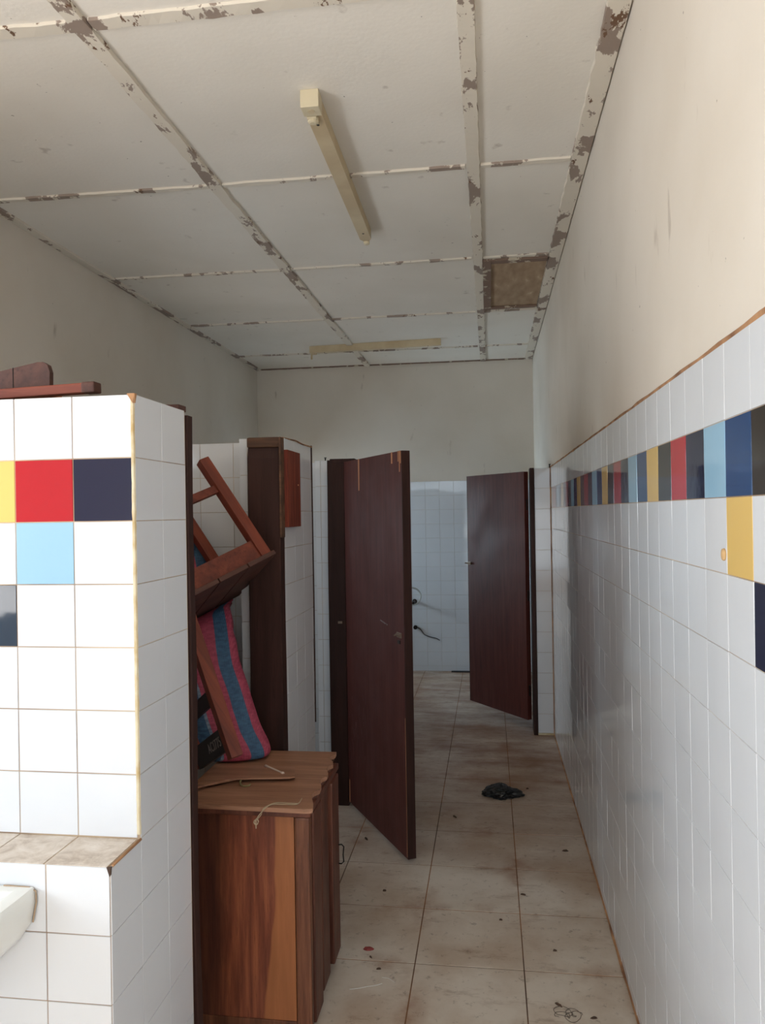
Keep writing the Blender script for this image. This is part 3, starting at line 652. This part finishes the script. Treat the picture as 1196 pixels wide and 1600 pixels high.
# ------------------------------------------------------------------ striped woven sack leaning behind the chair
# right outline of the sack (x, z), y of its middle, half depth
prof = [(-.90, .752, 2.835, .07), (-.848, .764, 2.835, .09), (-.850, .80, 2.84, .10), (-.885, .86, 2.85, .108), (-.915, .93, 2.865, .108), (-.95, 1.02, 2.885, .11), (-.985, 1.10, 2.905, .112),
        (-1.01, 1.19, 2.935, .11), (-1.045, 1.28, 2.99, .09), (-1.09, 1.35, 3.05, .07), (-1.15, 1.43, 3.085, .06), (-1.185, 1.52, 3.09, .06), (-1.215, 1.60, 3.09, .055), (-1.26, 1.66, 3.06, .05), (-1.32, 1.69, 3.06, .02)]
sack = MB(); WD = .62
ds = [0, .002, .005, .010, .018, .027, .036, .044, .052, .064, .078, .095, .11, .125, .14, .150, .162, .18, .20, .22, .25, .28, .31, .34, .38, .42, .46, .50, .54, .57, .595, .61, .62]
cols = [(d, -1) for d in ds]+[(d, 1) for d in ds[-2:0:-1]]; n = len(cols)
rows = []
for i in range(len(prof)-1):
    for q in range(5):
        f = q/5; p0, p1, p2, p3 = [prof[max(0, min(len(prof)-1, i+k))] for k in (-1, 0, 1, 2)]
        rows.append(tuple(.5*((2*p1[k])+(-p0[k]+p2[k])*f+(2*p0[k]-5*p1[k]+4*p2[k]-p3[k])*f*f+(-p0[k]+3*p1[k]-3*p2[k]+p3[k])*f**3) for k in range(4)))
rows.append(prof[-1]); vs = []
CI = CM.inverted()
def clear_of_chair(x, y, z):       # slide a point of the sack back until it is behind the chair
    while y < 3.185:
        q = CI @ Vector((x, y, z)); yb = dp+rk*(q.z-hs)
        seat = -w-.045 < q.x < .05 and -.045 < q.y < dp+.05 and -.03 < q.z < hs+.035
        post = -w-.04 < q.x < .04 and q.z > hs-.02 and abs(q.y-yb) < .036
        if not (seat or post): break
        y += .004
    return y
for (xr, z, yc, hd) in rows:
    fronty = {}
    for (d, sg) in cols:
        e = (1-abs(1-2*d/WD)**2.6)**(1/2.6) if 0 < d < WD else 0
        x = xr-d; y = yc+sg*hd*e
        wr_ = .005*noise.noise(Vector((x*9, y*9, z*22)))+.010*noise.noise(Vector((x*4, y*3, z*5)))
        lim = 3.185 if x < -1.03 else 2.952
        y = min(clear_of_chair(x, y-wr_*e, z), lim)
        if sg < 0: fronty[d] = y
        else: y = max(y, min(fronty.get(d, y)+.004, 3.19))
        vs.append((x, y, z))
sack.v = vs; nr = len(rows)
for nm in ('s_pink', 's_blue', 's_light'): sack.mi(nm)
def stripe(d):
    for lim, k in ((.010, 0), (.052, 1), (.150, 0), (.162, 2), (.22, 1), (.34, 0), (.42, 1), (.54, 0), (9, 1)):
        if d < lim: return k
for i in range(nr-1):
    for j in range(n):
        sack.f.append((i*n+j, i*n+(j+1) % n, (i+1)*n+(j+1) % n, (i+1)*n+j)); sack.m.append(stripe((cols[j][0]+cols[(j+1) % n][0])/2))
sack.f.append(tuple(range(n))[::-1]); sack.m.append(0); sack.f.append(tuple(range((nr-1)*n, nr*n))); sack.m.append(0)
so = sack.build('woven_sack', smooth=True)
tag(so, 'bulging pink and blue striped woven plastic sack leaning behind the upturned chair', 'sack')

# ------------------------------------------------------------------ wood on top of the near wall
t = thing('wooden_chair', 'reddish wooden chair lying on its side on top of the near tiled wall', 'chair', (-1.2, 1.83, ZP))
mb = MB(); mb.bar((-1.62, 1.80, ZP+.012), (-.985, 1.785, ZP+.030), .034, .024, 'chairwoodX', (0, 0, 1), .003); mb.bar((-.99, 1.785, ZP+.030), (-.955, 1.784, ZP+.031), .037, .027, 'chairdark', (0, 0, 1), .004); P(mb, 'leg', t)
mb = MB(); mb.bar((-1.62, 1.97, ZP+.014), (-1.02, 1.96, ZP+.014), .034, .024, 'chairwoodX', (0, 0, 1), .003); P(mb, 'leg', t)
mb = MB(); mb.bar((-1.5, 1.86, ZP+.028), (-1.13, 1.90, ZP+.034), .05, .010, 'raw', (0, 0, 1), .002); P(mb, 'stretcher', t, 'lighter thin stretcher')
mb = MB(); pts = [(-1.60, 0.), (-1.138, 0.), (-1.136, .075), (-1.142, .094), (-1.155, .102), (-1.17, .102), (-1.262, .085), (-1.60, .02)]
for (a, b) in ((1.872, 1.89),):
    n0 = len(mb.v); vv = [(x, a, ZP+.018+z) for x, z in pts]+[(x, b, ZP+.018+z) for x, z in pts]; q = len(pts)
    mb.raw(vv, [tuple(range(q)), tuple(range(q, 2*q))[::-1]]+[(i, (i+1) % q, q+(i+1) % q, q+i) for i in range(q)], 'chairdark')
mb.box(-1.2405, -1.2385, 1.8712, 1.8722, ZP+.02, ZP+.108, 'drain'); P(mb, 'seat', t, 'plank seat seen on edge with rounded corner')
pk = MB(); pk.bar((-1.05, 2.035, ZP+.009), (-.838, 2.03, ZP+.008), .05, .017, 'chairdark', (0, 0, 1), .002)
tag(pk.build('wooden_plank'), 'small brown plank end lying on the rear of the near tiled wall top', 'plank')

# ------------------------------------------------------------------ washbasin at the left edge
wb = thing('washbasin', 'white ceramic washbasin fixed to the tiled ledge at the left edge', 'washbasin', (-1.3, YL, .6))
def rr_outline(s_, n=40):
    out = []
    for i in range(n+1):     # from wall right corner round the front to wall left corner
        a = math.pi*i/n; ca, sa = math.cos(a), math.sin(a)
        out.append((-1.295+.292*s_*math.copysign(abs(ca)**.62, ca), (YL-.001)-.44*s_*abs(sa)**.8))
    return out
mb = MB(); rings = [(.42, .60, 0), (.60, .68, 0), (.86, .745, 0), (.97, .79, 0), (1.0, .835, 0), (1.0, .858, 0), (.985, .866, 0)]
vs = []; L_ = 41
for (s_, z, _) in rings: vs += [(x, y, z) for x, y in rr_outline(s_)]
def bowl(s_, z): return [(-1.295+.24*s_*math.cos(math.pi*i/40*1.0)*1.0, YL-.20-.19*s_*math.sin(math.pi*2*i/40), z) for i in range(41)]
fs = [(i*L_+j, i*L_+j+1, (i+1)*L_+j+1, (i+1)*L_+j) for i in range(len(rings)-1) for j in range(L_-1)]
fs += [tuple(range(L_))[::-1]]
mb.raw(vs, fs, 'ceramic')
o_ = rr_outline(.985); cen = (-1.295, YL-.215)
rimv = []
for sc_, z in ((1, .866), (.90, .868), (.84, .862), (.74, .80), (.5, .75), (.12, .735)):
    for x, y in o_: rimv.append((cen[0]+(x-cen[0])*sc_, cen[1]+(y-cen[1])*sc_, z))
fs = [(i*L_+j, i*L_+j+1, (i+1)*L_+j+1, (i+1)*L_+j) for i in range(5) for j in range(L_-1)]
fs += [(i*L_+L_-1, i*L_, (i+1)*L_, (i+1)*L_+L_-1) for i in range(5)]+[tuple(range(5*L_, 6*L_))]
mb.raw(rimv, fs, 'ceramic'); P(mb, 'bowl', wb, smooth=True)
mb = MB(); mb.tube([(x+(.004 if x > -1.2 else 0), YL-.003, z) for x, z in ((-1.08, .867), (-1.02, .866), (-1.004, .858), (-1.003, .835), (-1.012, .79))], .0018, 'grout', 6); P(mb, 'sealant', wb, 'brownish mortar seal along the wall')
mb = MB(); mb.tube([(-1.295, 1.40, 0), (-1.295, 1.40, .61)], .03, 'ceramic', 14); P(mb, 'waste_pipe', wb, smooth=True)

# ------------------------------------------------------------------ things on the back wall and shower floor
hz = thing('coiled_hose', 'white hose loop hanging on the back wall seen through the doorway', 'hose', (-.845, YB-.003, .78))
mb = MB(); mb.tube([(-.812+.09*math.cos(a)*.95, YB-.085-.05*math.sin(a*.5), .800+.09*math.sin(a)) for a in [math.pi*2*i/40 for i in range(40)]], .0085, 'hose', 8, closed=True); P(mb, 'hose_loop', hz, smooth=True)
mb = MB(); mb.tube([(-.80, YB, .735), (-.80, YB-.16, .735)], .014, 'dark', 10); mb.tube([(-.80, YB-.001, .735), (-.80, YB-.012, .735)], .026, 'dark', 12); P(mb, 'tap_stub', hz, 'black tap stub')
mb = MB(); mb.tube([(-.795, YB-.003, .462), (-.795, YB-.03, .462)], .022, 'dark', 12); mb.tube(wave([(-.79, YB-.02, .465), (-.745, YB-.012, .445), (-.70, YB-.009, .385), (-.64, YB-.008, .36), (-.575, YB-.007, .345), (-.54, YB-.007, .325)]), .0045, 'cable', 6)
tag(mb.build('black_cable'), 'thin dark cable coming out of a black outlet low on the back wall', 'cable')
dr = MB(); dr.box(-.42, .30, YB-.06, YB-.005, .0, .006, 'drain')
tag(dr.build('floor_drain'), 'dark drain slot at the foot of the back wall', 'drain')

# ------------------------------------------------------------------ litter on the corridor floor
bm = bmesh.new(); bmesh.ops.create_icosphere(bm, subdivisions=5, radius=1)
for v in bm.verts:
    p = v.co.copy(); q = 1+.28*noise.noise(p*1.6+Vector((3, 1, 2)))+.16*noise.noise(p*4.2)+.09*abs(noise.noise(p*9))
    lob = 1+.25*max(0, p.x)**3
    v.co = Vector((p.x*.094*q*lob, p.y*.075*q, max(-.012, p.z*.045*q*(1.2-.5*abs(p.x)))))
    v.co.z += .013
me = bpy.data.meshes.new('black_bag'); bm.to_mesh(me); bm.free(); me.materials.append(M['black'])
o = bpy.data.objects.new('black_bag', me); COL.objects.link(o); o.location = (.035, 4.585, 0)
tag(o, 'crumpled black plastic bag lying on the corridor floor', 'bag')

def leafbit(loc, sx, sy, rot, k, name, label, cat, seed):
    mb = MB(); n = 10; top = []
    for i in range(n):
        a = 2*math.pi*i/n; r = 1+.35*noise.noise(Vector((math.cos(a)*1.5, math.sin(a)*1.5, seed)))
        x, y = sx*r*math.cos(a), sy*r*math.sin(a); top.append((x*math.cos(rot)-y*math.sin(rot), x*math.sin(rot)+y*math.cos(rot)))
    vs = [(x, y, .0006) for x, y in top]+[(x*.7, y*.7, .006+.004*noise.noise(Vector((x*90, y*90, seed)))) for x, y in top]+[(0, 0, .008)]
    fs = [(i, (i+1) % n, n+(i+1) % n, n+i) for i in range(n)]+[(n+i, n+(i+1) % n, 2*n) for i in range(n)]+[tuple(range(n))[::-1]]
    mb.raw(vs, fs, k); o = mb.build(name); o.location = (loc[0], loc[1], 0); tag(o, label, cat, 'dry leaf crumbs on the floor' if cat == 'leaf litter' else None); return o
for i, (x, y, sx, sy, r, lb) in enumerate((
        (.345, 3.86, .022, .012, .1, 'dark dry leaf crumb beside the right wall, right of the black bag'),
        (.20, 4.70, .012, .006, .3, 'tiny dark crumb on the floor between the black bag and the right wall'),
        (.315, 2.60, .017, .007, .2, 'dark curled crumb near the right wall at the bottom of the view'),
        (.205, 2.655, .018, .007, -.7, 'brown twig bit left of the curled crumb by the right wall'),
        (-.487, 3.37, .010, .006, .2, 'round brown crumb on the floor in front of the big open door'),
        (-.47, 2.86, .010, .004, -.8, 'thin dark chip just below the red scrap'),
        (-.43, 2.79, .012, .005, .2, 'dark chip above the white threads on the floor'),
        (-.215, 4.23, .024, .008, -.9, 'brown twig on the floor left of and nearer than the black bag'),
        (-.655, 3.90, .022, .010, -1.0, 'dark folded leaf under the big open door'),
        (.12, 3.40, .016, .006, -.2, 'small brown crumb on the stained middle floor tile'),
        (.22, 2.98, .011, .005, .1, 'small brown chip near the floor joint by the right wall'),
        (.02, 3.18, .009, .004, 0, 'tiny crumb beside the long floor joint'))):
    leafbit((x, y), sx*.8, sy*.55, r, 'leaf', 'leaf_crumb', lb, 'leaf litter', i*3.1)
leafbit((-.487, 2.915), .022, .012, .15, 'red', 'red_scrap', 'small red scrap on the floor right of the cabinet', 'scrap', 50)
mb = MB(); mb.tube(wave([(-.515, 2.66, .002), (-.485, 2.668, .002), (-.455, 2.68, .003), (-.43, 2.69, .002), (-.405, 2.705, .002)]), .0013, 'thread', 5)
tag(mb.build('white_thread'), 'longer white thread on the floor near the cabinet', 'thread', 'white threads on the floor')
mb = MB(); mb.tube(wave([(-.41, 2.74, .002), (-.385, 2.735, .003), (-.36, 2.715, .002)]), .0013, 'thread', 5)
tag(mb.build('white_thread'), 'shorter white thread on the floor right of the longer one', 'thread', 'white threads on the floor')
mb = MB(); pts = []; hx, hy = 0., 0.
for i in range(54):
    a = i*.55+1.3*noise.noise(Vector((i*.21, 4, 1))); r = .020+.016*noise.noise(Vector((i*.17, 2, 8)))
    hx = .075*noise.noise(Vector((i*.06, .5, 3))); hy = .05*noise.noise(Vector((i*.07, 7.5, 2)))
    pts.append((.225+hx+r*math.cos(a), 2.605+hy+r*math.sin(a), .002+.001*(i % 3)))
mb.tube(wave(pts, 4), .0008, 'hair', 5)
tag(mb.build('hair_tangle'), 'loose tangle of dark hair on the nearest floor tiles', 'hair')
# nails on the tiled wall tops
for (p, lb) in (((XR-.006, Y5-.004, TT), 'small nail at the top corner where the stub wall meets the right wall'), ((-.98, 4.56, 1.992), 'small nail on top of the far cubicle wall')):
    mb = MB(); mb.lathe(p, (0, 0, 1), [(.004, 0), (.004, .022), (.008, .023), (.008, .026)], 'dark', 8); tag(mb.build('nail'), lb, 'nail', 'nails on top of the tiled walls')
